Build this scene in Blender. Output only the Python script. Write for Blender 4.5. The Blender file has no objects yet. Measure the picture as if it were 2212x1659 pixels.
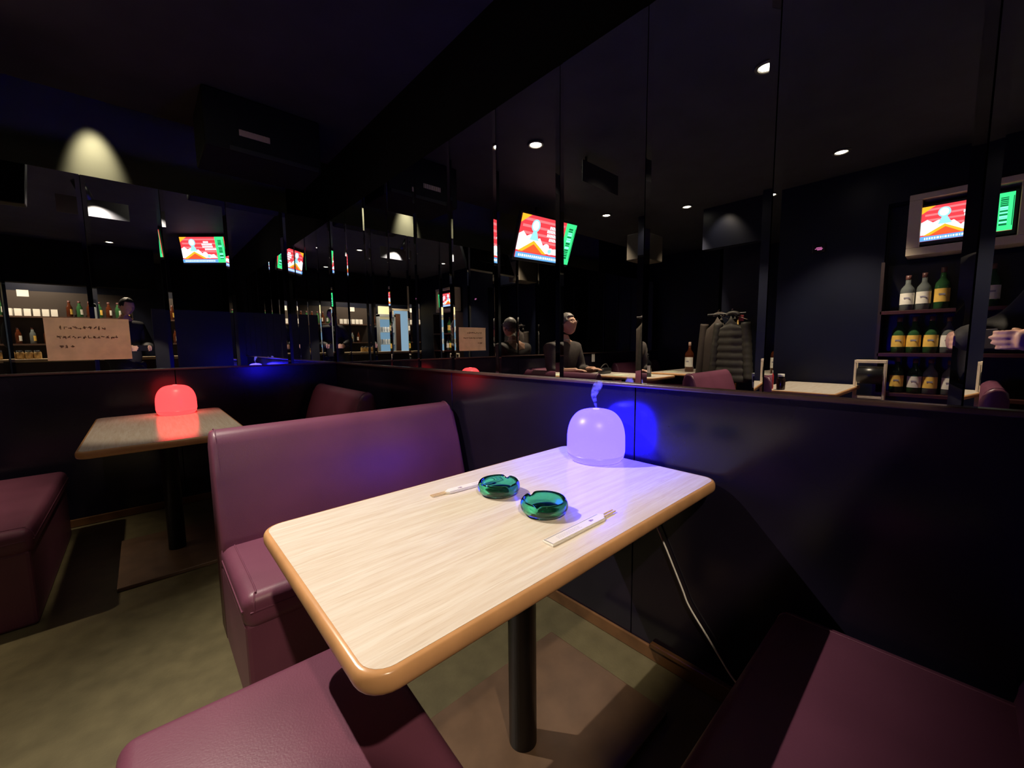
import bpy, bmesh, math, random
from mathutils import Vector, Matrix, Euler
random.seed(7)
PI = math.pi
S = 0.4            # one layout unit in metres; the camera stands at unit (0, 0, 0)
CH = 1.1           # height of the lens above the floor
def V(x, y, z): return Vector((x * S, y * S, CH + z * S))
scene = bpy.context.scene
C = scene.collection

# ---------------------------------------------------------------- camera
YAW, PITCH, ROLL, FPX = math.radians(42.3645), math.radians(5.6496), math.radians(-0.6329), 873.468
fw = Vector((math.sin(YAW) * math.cos(PITCH), math.cos(YAW) * math.cos(PITCH), -math.sin(PITCH)))
rt0 = Vector((math.cos(YAW), -math.sin(YAW), 0)); up0 = rt0.cross(fw)
rt = rt0 * math.cos(ROLL) + up0 * math.sin(ROLL); up = -rt0 * math.sin(ROLL) + up0 * math.cos(ROLL)
cd = bpy.data.cameras.new('camera'); cam = bpy.data.objects.new('camera', cd); C.objects.link(cam)
m = Matrix((rt, up, -fw)).transposed().to_4x4(); m.translation = V(0, 0, 0)
cam.matrix_world = m
cd.sensor_fit = 'HORIZONTAL'; cd.sensor_width = 36.0; cd.lens = 36.0 * FPX / 2212.0
cd.clip_start = 0.02; cd.clip_end = 60
scene.camera = cam

# ---------------------------------------------------------------- world, view, light
wd = bpy.data.worlds.new('world'); scene.world = wd; wd.use_nodes = True
wd.node_tree.nodes['Background'].inputs[0].default_value = (0.010, 0.010, 0.014, 1)
wd.node_tree.nodes['Background'].inputs[1].default_value = 0.12
scene.view_settings.view_transform = 'Standard'; scene.view_settings.look = 'None'
scene.view_settings.gamma = 1.0; scene.view_settings.use_curve_mapping = False
scene.view_settings.exposure = 0.0
cy = scene.cycles
cy.max_bounces = 14; cy.glossy_bounces = 8; cy.transmission_bounces = 10; cy.diffuse_bounces = 3
cy.caustics_reflective = False; cy.caustics_refractive = False
cy.sample_clamp_indirect = 4.0
cy.use_denoising = True

WARM = (1.0, 0.80, 0.56)
def spot(name, at, to, watts, col=WARM, cone=120, blend=0.6, rad=0.03):
    l = bpy.data.lights.new(name, 'SPOT'); l.energy = watts; l.color = col
    l.spot_size = math.radians(cone); l.spot_blend = blend; l.shadow_soft_size = rad
    o = bpy.data.objects.new(name, l); C.objects.link(o); o.location = at
    o.rotation_euler = (Vector(to) - Vector(at)).to_track_quat('-Z', 'Y').to_euler(); return o
CEIL = 3.75
LAMPS = {   # downlights: unit position, watts
    'key':   ((-0.62, 5.10, 3.25), 228),
    'glare': ((0.42, 5.60, CEIL), 60),
    'aisle': ((-0.42, 2.0, CEIL), 70),
    'soffit': ((-5.28, 5.30, CEIL), 60),
    'west':  ((-4.4, 1.8, CEIL), 190),
    'man':   ((-4.2, 7.2, CEIL), 190),
    'bar':   ((-0.6, -4.9, CEIL), 90),
}

# ---------------------------------------------------------------- materials
def lin(c):
    return tuple((x / 12.92 if x <= 0.04045 else ((x + 0.055) / 1.055) ** 2.4) for x in [v / 255 for v in c])
MATS = {}
def mat(name, col, rough=0.5, metal=0.0, spec=0.5, vary=0.0, scale=8.0, bump=0.0, bscale=60.0, trans=0.0, ior=1.45, emit=None, es=0.0, coat=0.0, stretch=None, rvary=0.0):
    if name in MATS: return MATS[name]
    mt = bpy.data.materials.new(name); mt.use_nodes = True
    nt = mt.node_tree; b = nt.nodes['Principled BSDF']
    b.inputs['Base Color'].default_value = (*col, 1); b.inputs['Roughness'].default_value = rough
    b.inputs['Metallic'].default_value = metal; b.inputs['Specular IOR Level'].default_value = spec
    b.inputs['Transmission Weight'].default_value = trans; b.inputs['IOR'].default_value = ior
    b.inputs['Coat Weight'].default_value = coat; b.inputs['Coat Roughness'].default_value = 0.1
    if emit: b.inputs['Emission Color'].default_value = (*emit, 1); b.inputs['Emission Strength'].default_value = es
    tc = nt.nodes.new('ShaderNodeTexCoord'); mp = nt.nodes.new('ShaderNodeMapping')
    nt.links.new(tc.outputs['Object'], mp.inputs[0])
    if stretch: mp.inputs['Scale'].default_value = stretch
    nz = nt.nodes.new('ShaderNodeTexNoise'); nz.inputs['Scale'].default_value = scale; nz.inputs['Detail'].default_value = 6
    nt.links.new(mp.outputs[0], nz.inputs['Vector'])
    rp = nt.nodes.new('ShaderNodeValToRGB')
    lo = tuple(max(0, c * (1 - vary)) for c in col); hi = tuple(min(1, c * (1 + vary)) for c in col)
    rp.color_ramp.elements[0].color = (*lo, 1); rp.color_ramp.elements[1].color = (*hi, 1)
    rp.color_ramp.elements[0].position = 0.3; rp.color_ramp.elements[1].position = 0.7
    nt.links.new(nz.outputs[0], rp.inputs[0]); nt.links.new(rp.outputs[0], b.inputs['Base Color'])
    if rvary:
        mr = nt.nodes.new('ShaderNodeMapRange'); mr.inputs[3].default_value = max(0, rough - rvary); mr.inputs[4].default_value = rough + rvary
        nt.links.new(nz.outputs[0], mr.inputs[0]); nt.links.new(mr.outputs[0], b.inputs['Roughness'])
    if bump:
        n2 = nt.nodes.new('ShaderNodeTexNoise'); n2.inputs['Scale'].default_value = bscale; n2.inputs['Detail'].default_value = 4
        nt.links.new(mp.outputs[0], n2.inputs['Vector'])
        bp = nt.nodes.new('ShaderNodeBump'); bp.inputs['Strength'].default_value = bump; bp.inputs['Distance'].default_value = 0.002
        nt.links.new(n2.outputs[0], bp.inputs['Height']); nt.links.new(bp.outputs[0], b.inputs['Normal'])
    MATS[name] = mt; return mt
def emat(name, col, s):
    if name in MATS: return MATS[name]
    mt = bpy.data.materials.new(name); mt.use_nodes = True; nt = mt.node_tree
    for n in list(nt.nodes): nt.nodes.remove(n)
    o = nt.nodes.new('ShaderNodeOutputMaterial'); e = nt.nodes.new('ShaderNodeEmission')
    e.inputs[0].default_value = (*col, 1); e.inputs[1].default_value = s
    nt.links.new(e.outputs[0], o.inputs[0]); MATS[name] = mt; return mt

LEATHER = mat('leather_mulberry', (0.160, 0.050, 0.090), 0.40, spec=0.5, vary=0.12, scale=5, bump=0.18, bscale=260)
BLACKLAM = mat('black_laminate', (0.0095, 0.0075, 0.017), 0.17, spec=0.5, vary=0.25, scale=3, rvary=0.02)
NAVY = mat('navy_paint', (0.0035, 0.005, 0.014), 0.42, spec=0.35, vary=0.2, scale=2)
CEILM = mat('ceiling_black', (0.040, 0.040, 0.048), 0.65, spec=0.1, vary=0.15, scale=4)
UPPER = mat('upper_wall_black', (0.006, 0.006, 0.007), 0.8, spec=0.05, vary=0.2, scale=4)
BEYOND = mat('far_plaster', (0.40, 0.38, 0.30), 0.8, vary=0.1, scale=3)
FLOORM = mat('floor_vinyl', (0.110, 0.094, 0.050), 0.42, spec=0.4, vary=0.18, scale=14, bump=0.25, bscale=120)
LEDGE = mat('ledge_wood', (0.075, 0.042, 0.036), 0.3, vary=0.2, scale=20, stretch=(1, 1, 6))
BASEW = mat('baseboard_wood', (0.13, 0.062, 0.026), 0.33, vary=0.25, scale=14)
BLACKMETAL = mat('black_metal', (0.010, 0.010, 0.012), 0.38, spec=0.5, vary=0.1)
PLATE = mat('brown_base_plate', (0.115, 0.070, 0.044), 0.38, vary=0.2, scale=12, bump=0.1)
EDGEW = mat('oak_edge', (0.60, 0.32, 0.145), 0.24, spec=0.5, vary=0.12, scale=16)
CREAMT = mat('cream_paint', (0.72, 0.62, 0.47), 0.45, vary=0.06)
WHITEP = mat('white_plastic', (0.75, 0.73, 0.68), 0.4, vary=0.03)
CHROME = mat('chrome', (0.7, 0.7, 0.7), 0.15, metal=1.0, vary=0.03)
PAPER = mat('white_paper', (0.83, 0.80, 0.76), 0.6, vary=0.03)
INK = mat('grey_ink', (0.25, 0.24, 0.30), 0.6)
BLACKPL = mat('black_plastic', (0.012, 0.012, 0.014), 0.3, vary=0.1)
GREENGLASS = mat('green_glass', (0.08, 0.62, 0.37), 0.02, trans=1.0, ior=1.5, spec=0.5)
SKIN = mat('skin', (0.62, 0.36, 0.25), 0.45, vary=0.08, scale=20)
GREYHAIR = mat('grey_hair', (0.17, 0.155, 0.14), 0.55, vary=0.4, scale=60)
DARKHAIR = mat('dark_hair', (0.012, 0.010, 0.009), 0.5, vary=0.3, scale=60)
JACKET = mat('black_jacket', (0.018, 0.017, 0.018), 0.7, vary=0.2, scale=10)
GREYJKT = mat('dark_grey_jacket', (0.060, 0.050, 0.046), 0.75, vary=0.25, scale=12)
TROUS = mat('dark_trousers', (0.02, 0.02, 0.025), 0.8)
PUFFER = mat('grey_puffer', (0.040, 0.037, 0.030), 0.6, vary=0.2, scale=12)
COATBR = mat('brown_coat', (0.055, 0.042, 0.034), 0.8, vary=0.2)

def wood_top():
    mt = bpy.data.materials.new('limed_wood_laminate'); mt.use_nodes = True; nt = mt.node_tree; b = nt.nodes['Principled BSDF']
    tc = nt.nodes.new('ShaderNodeTexCoord'); mp = nt.nodes.new('ShaderNodeMapping'); mp.inputs['Scale'].default_value = (1.6, 26, 1)
    nt.links.new(tc.outputs['Object'], mp.inputs[0])
    n1 = nt.nodes.new('ShaderNodeTexNoise'); n1.inputs['Scale'].default_value = 3.0; n1.inputs['Detail'].default_value = 10; n1.inputs['Roughness'].default_value = 0.62; n1.inputs['Distortion'].default_value = 0.5
    nt.links.new(mp.outputs[0], n1.inputs['Vector'])
    r1 = nt.nodes.new('ShaderNodeValToRGB'); e = r1.color_ramp.elements
    e[0].position = 0.30; e[0].color = (0.72, 0.61, 0.50, 1); e[1].position = 0.62; e[1].color = (0.83, 0.77, 0.69, 1)
    nt.links.new(n1.outputs[0], r1.inputs[0])
    mp2 = nt.nodes.new('ShaderNodeMapping'); mp2.inputs['Scale'].default_value = (3, 110, 1); nt.links.new(tc.outputs['Object'], mp2.inputs[0])
    n2 = nt.nodes.new('ShaderNodeTexNoise'); n2.inputs['Scale'].default_value = 5; n2.inputs['Detail'].default_value = 3; nt.links.new(mp2.outputs[0], n2.inputs['Vector'])
    r2 = nt.nodes.new('ShaderNodeValToRGB'); e = r2.color_ramp.elements
    e[0].position = 0.33; e[0].color = (0.78, 0.72, 0.66, 1); e[1].position = 0.46; e[1].color = (1, 1, 1, 1)
    nt.links.new(n2.outputs[0], r2.inputs[0])
    mx = nt.nodes.new('ShaderNodeMix'); mx.data_type = 'RGBA'; mx.blend_type = 'MULTIPLY'; mx.inputs[0].default_value = 0.40
    nt.links.new(r1.outputs[0], mx.inputs[6]); nt.links.new(r2.outputs[0], mx.inputs[7]); nt.links.new(mx.outputs[2], b.inputs['Base Color'])
    bp = nt.nodes.new('ShaderNodeBump'); bp.inputs['Strength'].default_value = 0.12; bp.inputs['Distance'].default_value = 0.001
    nt.links.new(n2.outputs[0], bp.inputs['Height']); nt.links.new(bp.outputs[0], b.inputs['Normal'])
    b.inputs['Roughness'].default_value = 0.2; b.inputs['Specular IOR Level'].default_value = 0.55
    return mt
WOODTOP = wood_top()
def mirror_mat():
    mt = mat('silvered_glass', (0.80, 0.82, 0.84), 0.0, metal=1.0, vary=0.015, scale=3)
    return mt
MIRROR = mirror_mat()

# ---------------------------------------------------------------- mesh helpers (metres)
def obj(name, bm, m, parent=None, loc=None, rot=None, smooth=False, link=True):
    me = bpy.data.meshes.new(name)
    bmesh.ops.recalc_face_normals(bm, faces=bm.faces[:])
    bm.to_mesh(me); bm.free()
    for x in (m if isinstance(m, (list, tuple)) else [m]): me.materials.append(x)
    if smooth: 
        for p in me.polygons: p.use_smooth = True
    o = bpy.data.objects.new(name, me); C.objects.link(o)
    if parent: o.parent = parent
    if loc is not None: o.location = loc
    if rot is not None: o.rotation_euler = rot
    return o
def tag(o, label, cat=None, group=None, kind=None):
    if label: o['label'] = label
    if cat: o['category'] = cat
    if group: o['group'] = group
    if kind: o['kind'] = kind
    return o
def thing(name, label, cat, loc=(0, 0, 0), rotz=0, group=None):
    o = bpy.data.objects.new(name, None); C.objects.link(o); o.empty_display_size = 0.05
    o.location = loc; o.rotation_euler = (0, 0, rotz); return tag(o, label, cat, group)
def dup(root, loc=None, rotz=None, label=None, group=None):
    r = root.copy(); C.objects.link(r)
    if loc is not None: r.location = loc
    if rotz is not None: r.rotation_euler = (0, 0, rotz)
    if label: r['label'] = label
    if group: r['group'] = group
    for ch in list(root.children):
        c = ch.copy(); C.objects.link(c); c.parent = r
        for g in ch.children:
            d = g.copy(); C.objects.link(d); d.parent = c
    return r
def box(bm, lo, hi, bev=0.0, seg=2, mi=0, M=None):
    lo, hi = Vector(lo), Vector(hi); c = (lo + hi) / 2; s = hi - lo
    g = bmesh.ops.create_cube(bm, size=1.0)
    vs = g['verts']
    for v in vs: v.co = Vector((v.co.x * s.x, v.co.y * s.y, v.co.z * s.z)) + c
    fs = set(f for v in vs for f in v.link_faces)
    for f in fs: f.material_index = mi
    if bev > 0:
        es = list(set(e for v in vs for e in v.link_edges))
        r = bmesh.ops.bevel(bm, geom=es, offset=bev, segments=seg, profile=0.5, affect='EDGES')
        vs = list(set(v for f in r['faces'] for v in f.verts) | set(v for v in vs if v.is_valid))
        for v in vs:
            for f in v.link_faces: f.material_index = mi
    if M is not None:
        for v in vs: v.co = M @ v.co
    return bm
def BX(lo, hi, bev=0.0, seg=2):
    return box(bmesh.new(), lo, hi, bev, seg)
def ubox(lo, hi, bev=0.0): return BX(V(*lo), V(*hi), bev)
def prism(bm, pts, h0, h1, axis='z', mi=0):
    def mk(p, h):
        return {'z': (p[0], p[1], h), 'x': (h, p[0], p[1]), 'y': (p[0], h, p[1])}[axis]
    a = [bm.verts.new(mk(p, h0)) for p in pts]; b = [bm.verts.new(mk(p, h1)) for p in pts]
    fs = [bm.faces.new(a), bm.faces.new(b[::-1])]
    n = len(pts)
    for i in range(n): fs.append(bm.faces.new((a[i], a[(i + 1) % n], b[(i + 1) % n], b[i])))
    for f in fs: f.material_index = mi
    return bm
def lathe(bm, prof, n=32, mi=0, off=(0, 0, 0), closed=False):
    off = Vector(off); rings = []
    for r, z in prof:
        if r < 1e-6: rings.append([bm.verts.new(Vector((0, 0, z)) + off)])
        else: rings.append([bm.verts.new(Vector((r * math.cos(2 * PI * i / n), r * math.sin(2 * PI * i / n), z)) + off) for i in range(n)])
    pairs = list(zip(rings, rings[1:])) + ([(rings[-1], rings[0])] if closed else [])
    for a, b in pairs:
        for i in range(n):
            j = (i + 1) % n
            if len(a) == 1 and len(b) == 1: continue
            if len(a) == 1: f = bm.faces.new((a[0], b[i], b[j]))
            elif len(b) == 1: f = bm.faces.new((a[i], a[j], b[0]))
            else: f = bm.faces.new((a[i], a[j], b[j], b[i]))
            f.material_index = mi
    return bm
def tube(bm, pts, r, n=8, mi=0):
    pts = [Vector(p) for p in pts]; rings = []
    rr = r if isinstance(r, (list, tuple)) else [r] * len(pts)
    pu = None
    for i, p in enumerate(pts):
        t = (pts[min(i + 1, len(pts) - 1)] - pts[max(i - 1, 0)]).normalized()
        u = (Vector((0, 0, 1)) if abs(t.z) < 0.9 else Vector((1, 0, 0))) if pu is None else pu
        u = (u - t * u.dot(t)).normalized(); w = t.cross(u); pu = u
        rings.append([bm.verts.new(p + (u * math.cos(2 * PI * k / n) + w * math.sin(2 * PI * k / n)) * rr[i]) for k in range(n)])
    for a, b in zip(rings, rings[1:]):
        for k in range(n):
            f = bm.faces.new((a[k], a[(k + 1) % n], b[(k + 1) % n], b[k])); f.material_index = mi
    for ring in (rings[0], rings[-1]):
        f = bm.faces.new(ring); f.material_index = mi
    return bm
def smoothcurve(pts, n=6):
    pts = [Vector(p) for p in pts]; out = []
    for i in range(len(pts) - 1):
        p0, p1, p2, p3 = pts[max(i - 1, 0)], pts[i], pts[i + 1], pts[min(i + 2, len(pts) - 1)]
        for k in range(n):
            t = k / n
            out.append(0.5 * ((2 * p1) + (p2 - p0) * t + (2 * p0 - 5 * p1 + 4 * p2 - p3) * t * t + (3 * p1 - p0 - 3 * p2 + p3) * t ** 3))
    return out + [pts[-1]]
def rrect(x0, x1, y0, y1, r, n=6):
    out = []
    for cx, cy_, a0 in ((x1 - r, y1 - r, 0), (x0 + r, y1 - r, 90), (x0 + r, y0 + r, 180), (x1 - r, y0 + r, 270)):
        for k in range(n + 1):
            a = math.radians(a0 + 90 * k / n); out.append((cx + r * math.cos(a), cy_ + r * math.sin(a)))
    return out
def struct(name, bm, m, smooth=False):
    o = obj(name, bm, m, smooth=smooth); o['kind'] = 'structure'; return o

# ---------------------------------------------------------------- the shell (units -> metres)
FZ = -2.75; XR = 3.10; YB = 9.03; MT = 2.6; MB = -0.345
XW = -10.9; XL = -5.9; YS = -6.3; TOP = 5.2
struct('floor', ubox((XW - .1, YS - .4, FZ - .2), (XR + .3, 12.6, FZ)), FLOORM)
struct('ceiling', ubox((XW - .1, YS - .4, CEIL), (XR + .3, YB, CEIL + .2)), CEILM)
struct('ceiling_beyond', ubox((XW - .1, YB, TOP), (XR + .3, 12.6, TOP + .2)), UPPER)
wb = bmesh.new()
box(wb, V(XR + .035, YS - .4, FZ), V(XR + .3, 12.6, TOP))
struct('wall_right', wb, UPPER)
struct('wall_back', ubox((XW, YB + .035, FZ), (XR + .035, YB + .25, MT)), UPPER)
struct('wall_beyond', ubox((XW, 12.25, FZ), (XR + .035, 12.55, TOP)), BEYOND)
struct('wall_far', ubox((XW - .1, 5.1, FZ), (XW, 12.3, TOP)), NAVY)
# left wall with the coat alcove and the bottle niche
wl = bmesh.new()
box(wl, V(XL - .3, 1.18, FZ), V(XL, 3.2, CEIL))
box(wl, V(XL - .3, 3.2, 2.62), V(XL, 5.1, CEIL))
box(wl, V(XL - 1.3, 3.0, FZ), V(XL - .3, 3.2, CEIL))
box(wl, V(XL - 1.5, 3.0, FZ), V(XL - 1.3, 5.1, CEIL))
box(wl, V(XW, 5.0, FZ), V(XL - 1.3, 5.1, CEIL))
box(wl, V(XL - .3, -3.0, FZ), V(XL, -0.95, CEIL))
box(wl, V(XL - .3, -0.95, 2.9), V(XL, 1.18, CEIL))
box(wl, V(XL - .5, -0.95, FZ), V(XL - .4, 1.18, 2.9))
struct('wall_left', wl, NAVY)
struct('wall_bar', ubox((XW, YS - .3, FZ), (XR + .035, YS, CEIL)), NAVY)
struct('wall_side', ubox((0.36, -1.12, FZ), (XR + .03, -0.98, 1.36)), NAVY)
struct('wall_barend', ubox((0.9, YS, FZ), (1.04, -3.2, CEIL)), NAVY)
struct('trim_8', ubox((XW, -3.6, 2.25), (0.62, -3.2, CEIL)), UPPER)           # bulkhead over the bar counter
# lower wall panels under the mirrors
ys = [-0.98, 1.83, 4.62, 7.40, YB]
for i, (a, b) in enumerate(zip(ys, ys[1:])):
    struct('trim_%d' % (i + 20), ubox((XR, a + .004, FZ), (XR + .035, b - .004, MB - .03), 0.0015), BLACKLAM)
xs = [3.10, 0.40, -2.3, -5.0, -7.9, XW]
for i, (a, b) in enumerate(zip(xs[1:], xs)):
    struct('trim_%d' % (i + 30), ubox((a + .004, YB, FZ), (b - .004, YB + .035, MB - .03), 0.0015), BLACKLAM)
struct('trim_1', ubox((XR - .045, -0.98, MB - .032), (XR + .034, YB - .045, MB), 0.003), LEDGE)
struct('trim_2', ubox((XW, YB - .045, MB - .032), (XR + .034, YB + .034, MB), 0.003), LEDGE)
struct('baseboard_right', ubox((XR - .03, 0.9, FZ), (XR - .001, 8.98, FZ + .125), 0.004), BASEW)
struct('baseboard_back', ubox((XW, YB - .03, FZ), (XR - .03, YB - .001, FZ + .125), 0.004), BASEW)
bm = bmesh.new()
box(bm, V(XR - .05, 0.9, FZ + .125), V(XR - .001, 1.62, FZ + .165), 0.003)
o = obj('cable_cover', bm, BASEW); tag(o, 'short brown cable cover lying along the top of the right baseboard', 'cable cover')

# ---------------------------------------------------------------- mirrors: panels with bevelled long edges
def mirror_panel(w, h):
    bm = bmesh.new(); bw = 0.020; d = bw * math.tan(math.radians(6.0)); t = 0.005
    pr = [(0, d), (bw, 0), (w - bw, 0), (w, d), (w, t), (0, t)]
    # local: x along the wall, y into the wall, z up
    return prism(bm, pr, 0, h, 'z')
ORD = ['first', 'second', 'third', 'fourth', 'fifth', 'sixth', 'seventh', 'eighth', 'ninth', 'tenth', 'eleventh', 'twelfth', 'thirteenth', 'fourteenth', 'fifteenth']
jy = [YB, 8.17, 7.27, 6.37, 5.47, 4.555, 3.63, 2.685, 1.78, 0.87, -0.04, -0.975]
seen_r = ['in the corner itself', 'beside the corner panel', 'showing the pale lit bar fridge', 'showing thin slices of the bar', 'left of the notice reflection', 'showing the paper notice reflection',
          'showing most of the tilted television picture', 'showing the seated man\'s face', 'showing whisky bottle and hanging coats', 'showing white table and bottles', 'showing a hand holding a phone']
h = (MT - MB) * S
for i in range(len(jy) - 1):
    a, b = jy[i + 1], jy[i]
    o = obj('mirror_panel', mirror_panel((b - a) * S - .003, h), MIRROR, loc=V(XR, b, MB) - Vector((0, .0015, 0)), rot=(0, 0, -PI / 2))
    tag(o, 'mirror panel on right wall, %s from far corner, %s' % (ORD[i], seen_r[i]), 'mirror', 'mirror panels on the right wall')
jx = [XR, 2.215, 1.306, 0.405, -0.492, -1.39, -2.29, -3.19, -4.09, -4.99, -5.89, -6.79, -7.69, -8.59, -9.49, -10.39]
sb = {0: 'in the corner', 1: 'beside a lamp reflection', 2: 'showing a television', 3: 'at the right edge of the notice', 4: 'mostly behind the paper notice'}
for i in range(len(jx) - 1):
    a, b = jx[i + 1], jx[i]
    o = obj('mirror_panel', mirror_panel((b - a) * S - .003, h), MIRROR, loc=V(a, YB, MB) + Vector((.0015, 0, 0)))
    tag(o, 'mirror panel on back wall, %s from the corner%s' % (ORD[i], ', ' + sb[i] if i in sb else ''), 'mirror', 'mirror panels on the back wall')

# ---------------------------------------------------------------- tables
def make_table(label, loc, rotz, L=1.06, W=0.584, plate=(0.74, 0.46), z=0.70):
    t = thing('dining_table', label, 'table', loc, rotz)
    th = 0.031; inset = 0.011
    bm = bmesh.new(); prism(bm, rrect(-L / 2 + inset, L / 2 - inset, -W / 2 + inset, W / 2 - inset, 0.034), z - th + .004, z, 'z')
    obj('tabletop', bm, WOODTOP, t)
    # bull-nosed wooden edge all round
    bm = bmesh.new(); rings = []
    for k in range(13):
        a = -PI / 2 + PI * k / 12
        px = inset * math.cos(a) ** 0.6 if math.cos(a) > 1e-6 else 0.0
        pz = z - th / 2 - .0005 + (th / 2) * math.sin(a)
        o_ = -inset + px + .0
        rings.append([bm.verts.new((x, y, pz)) for x, y in rrect(-L / 2 - o_, L / 2 + o_, -W / 2 - o_, W / 2 + o_, 0.044 + o_)] if False else
                     [bm.verts.new((x, y, pz)) for x, y in rrect(-L / 2 + inset - px, L / 2 - inset + px, -W / 2 + inset - px, W / 2 - inset + px, 0.034 + px)])
    for a, b in zip(rings, rings[1:]):
        n = len(a)
        for i in range(n): bm.faces.new((a[i], a[(i + 1) % n], b[(i + 1) % n], b[i]))
    bm.faces.new(rings[0])
    obj('edge_band', bm, EDGEW, t, smooth=True)
    bm = bmesh.new(); lathe(bm, [(0, .02), (.0375, .02), (.0375, .64), (.05, .655), (0, .655)], 32)
    obj('pole', bm, BLACKMETAL, t, smooth=True)
    bm = bmesh.new(); box(bm, (-.20, -.03, z - th - .028), (.20, .03, z - th), .003); box(bm, (-.03, -.18, z - th - .026), (.03, .18, z - th - .001), .003)
    obj('support_bracket', bm, BLACKMETAL, t)
    obj('base_plate', BX((-plate[0] / 2, -plate[1] / 2, 0), (plate[0] / 2, plate[1] / 2, .02), .004), PLATE, t)
    return t
def floor_at(x, y): return Vector((x * S, y * S, 0))
make_table('cream wood-topped table in the foreground holding the purple lamp and two ashtrays', floor_at(1.735, 1.83), 0)
make_table('cream wood-topped table at back left holding the red lamp', floor_at(0.17, 6.98), PI / 2, plate=(.62, .46))
make_table('empty white-topped table by the left wall, seen in the right mirror below the dark panel', floor_at(-4.5, 2.12), 0.03, L=0.96, W=.56)
make_table('table with whisky bottle and menu cards, far off in the right mirror', floor_at(-7.75, 6.25), 0)
make_table('cluttered table in front of the seated man in the mirror', floor_at(-5.0, 7.0), PI / 2)

# ---------------------------------------------------------------- booth benches
def make_bench(label, loc, rotz, L):
    t = thing('booth_bench', label, 'bench', loc, rotz)
    # seat front at y=0, going back to +y; x from 0 to L
    bm = BX((0, .012, 0), (L, .50, .31), .012, 2); obj('base', bm, LEATHER, t, smooth=False)
    bm = BX((-.004, 0, .29), (L + .004, .46, .396), .034, 5); st = obj('seat', bm, LEATHER, t, smooth=True)
    bm = bmesh.new()
    for z in (.350,): 
        tube(bm, [(.012, .0, z), (L - .012, .0, z)], .0028, 6); tube(bm, [(-.004, .02, z), (-.004, .40, z)], .0028, 6); tube(bm, [(L + .004, .02, z), (L + .004, .40, z)], .0028, 6)
    tube(bm, smoothcurve([(.022, -.001, .35), (.024, .004, .375), (.028, .022, .393), (.034, .06, .3965), (.034, .40, .3965)], 4), .0024, 6)
    obj('piping', bm, LEATHER, st)
    prof = [(.375, .30), (.40, .42), (.455, .62), (.498, .742), (.515, .775), (.545, .793), (.58, .790), (.603, .765), (.61, .72), (.61, 0.0), (.50, 0.0), (.50, .30)]
    bm = prism(bmesh.new(), prof, 0, L, 'x')
    es = [e for e in bm.edges if abs(e.verts[0].co.x - e.verts[1].co.x) < 1e-6 and e.verts[0].co.z > .05 and e.verts[1].co.z > .05]
    bmesh.ops.bevel(bm, geom=es, offset=.02, segments=4, profile=.5, affect='EDGES')
    bk = obj('backrest', bm, LEATHER, t, smooth=True)
    for xx in (.018, L - .018):
        bm = bmesh.new(); tube(bm, smoothcurve([(xx, .405, .42), (xx, .458, .62), (xx, .502, .745), (xx, .520, .777), (xx, .547, .794), (xx, .58, .791), (xx, .606, .76)], 4), .0022, 6); obj('seam', bm, LEATHER, bk)
    return t
make_bench('mulberry leather booth bench behind the foreground table, its tall back lit purple', floor_at(0.40, 3.24), 0, 2.62 * S)
make_bench('dark mulberry bench seat in the bottom right corner against the right wall', floor_at(3.05, 0.685), PI, 2.55 * S)
make_bench('mulberry bench beside the red lamp table, only its shiny backrest top showing', floor_at(1.27, 8.75), -PI / 2, 2.35 * S)
make_bench('dark bench at the left edge, facing the red lamp table', floor_at(-0.93, 6.05), PI / 2, 2.62 * S)
make_bench('mauve bench behind condiment bottles, seen in the right mirror', floor_at(-5.85, 2.93), 0, 2.35 * S)
make_bench('bench with rounded end in front of the bottle shelf, seen in the right mirror', floor_at(-3.5, 0.92), PI, 1.72 * S)
make_bench('bench the grey-haired man sits on, seen in the right mirror', floor_at(-4.6, 7.42), 0, 1.9 * S)
make_bench('far mauve bench behind the whisky bottle in the right mirror', floor_at(-10.4, 7.45), 0, 3.2 * S)
t = thing('ottoman', 'square mulberry leather stool at the near end of the foreground table', 'stool', floor_at(0.335, 1.83), math.radians(-3))
w = .228
bm = BX((-w, -w, .015), (w, w, .33), .02, 3); obj('base', bm, LEATHER, t, smooth=True)
bm = BX((-w - .004, -w - .004, .31), (w + .004, w + .004, .400), .030, 5)
for v in bm.verts:
    if v.co.z > .399: v.co.z += .010 * max(0, 1 - (v.co.x / w) ** 2) * max(0, 1 - (v.co.y / w) ** 2)
st = obj('seat', bm, LEATHER, t, smooth=True)
bm = bmesh.new(); q = w + .004
tube(bm, [(x, y, .352) for x, y in rrect(-q, q, -q, q, .03, 4)] + [(q, q - .03, .352)], .0026, 6)
obj('piping', bm, LEATHER, st)

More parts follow.
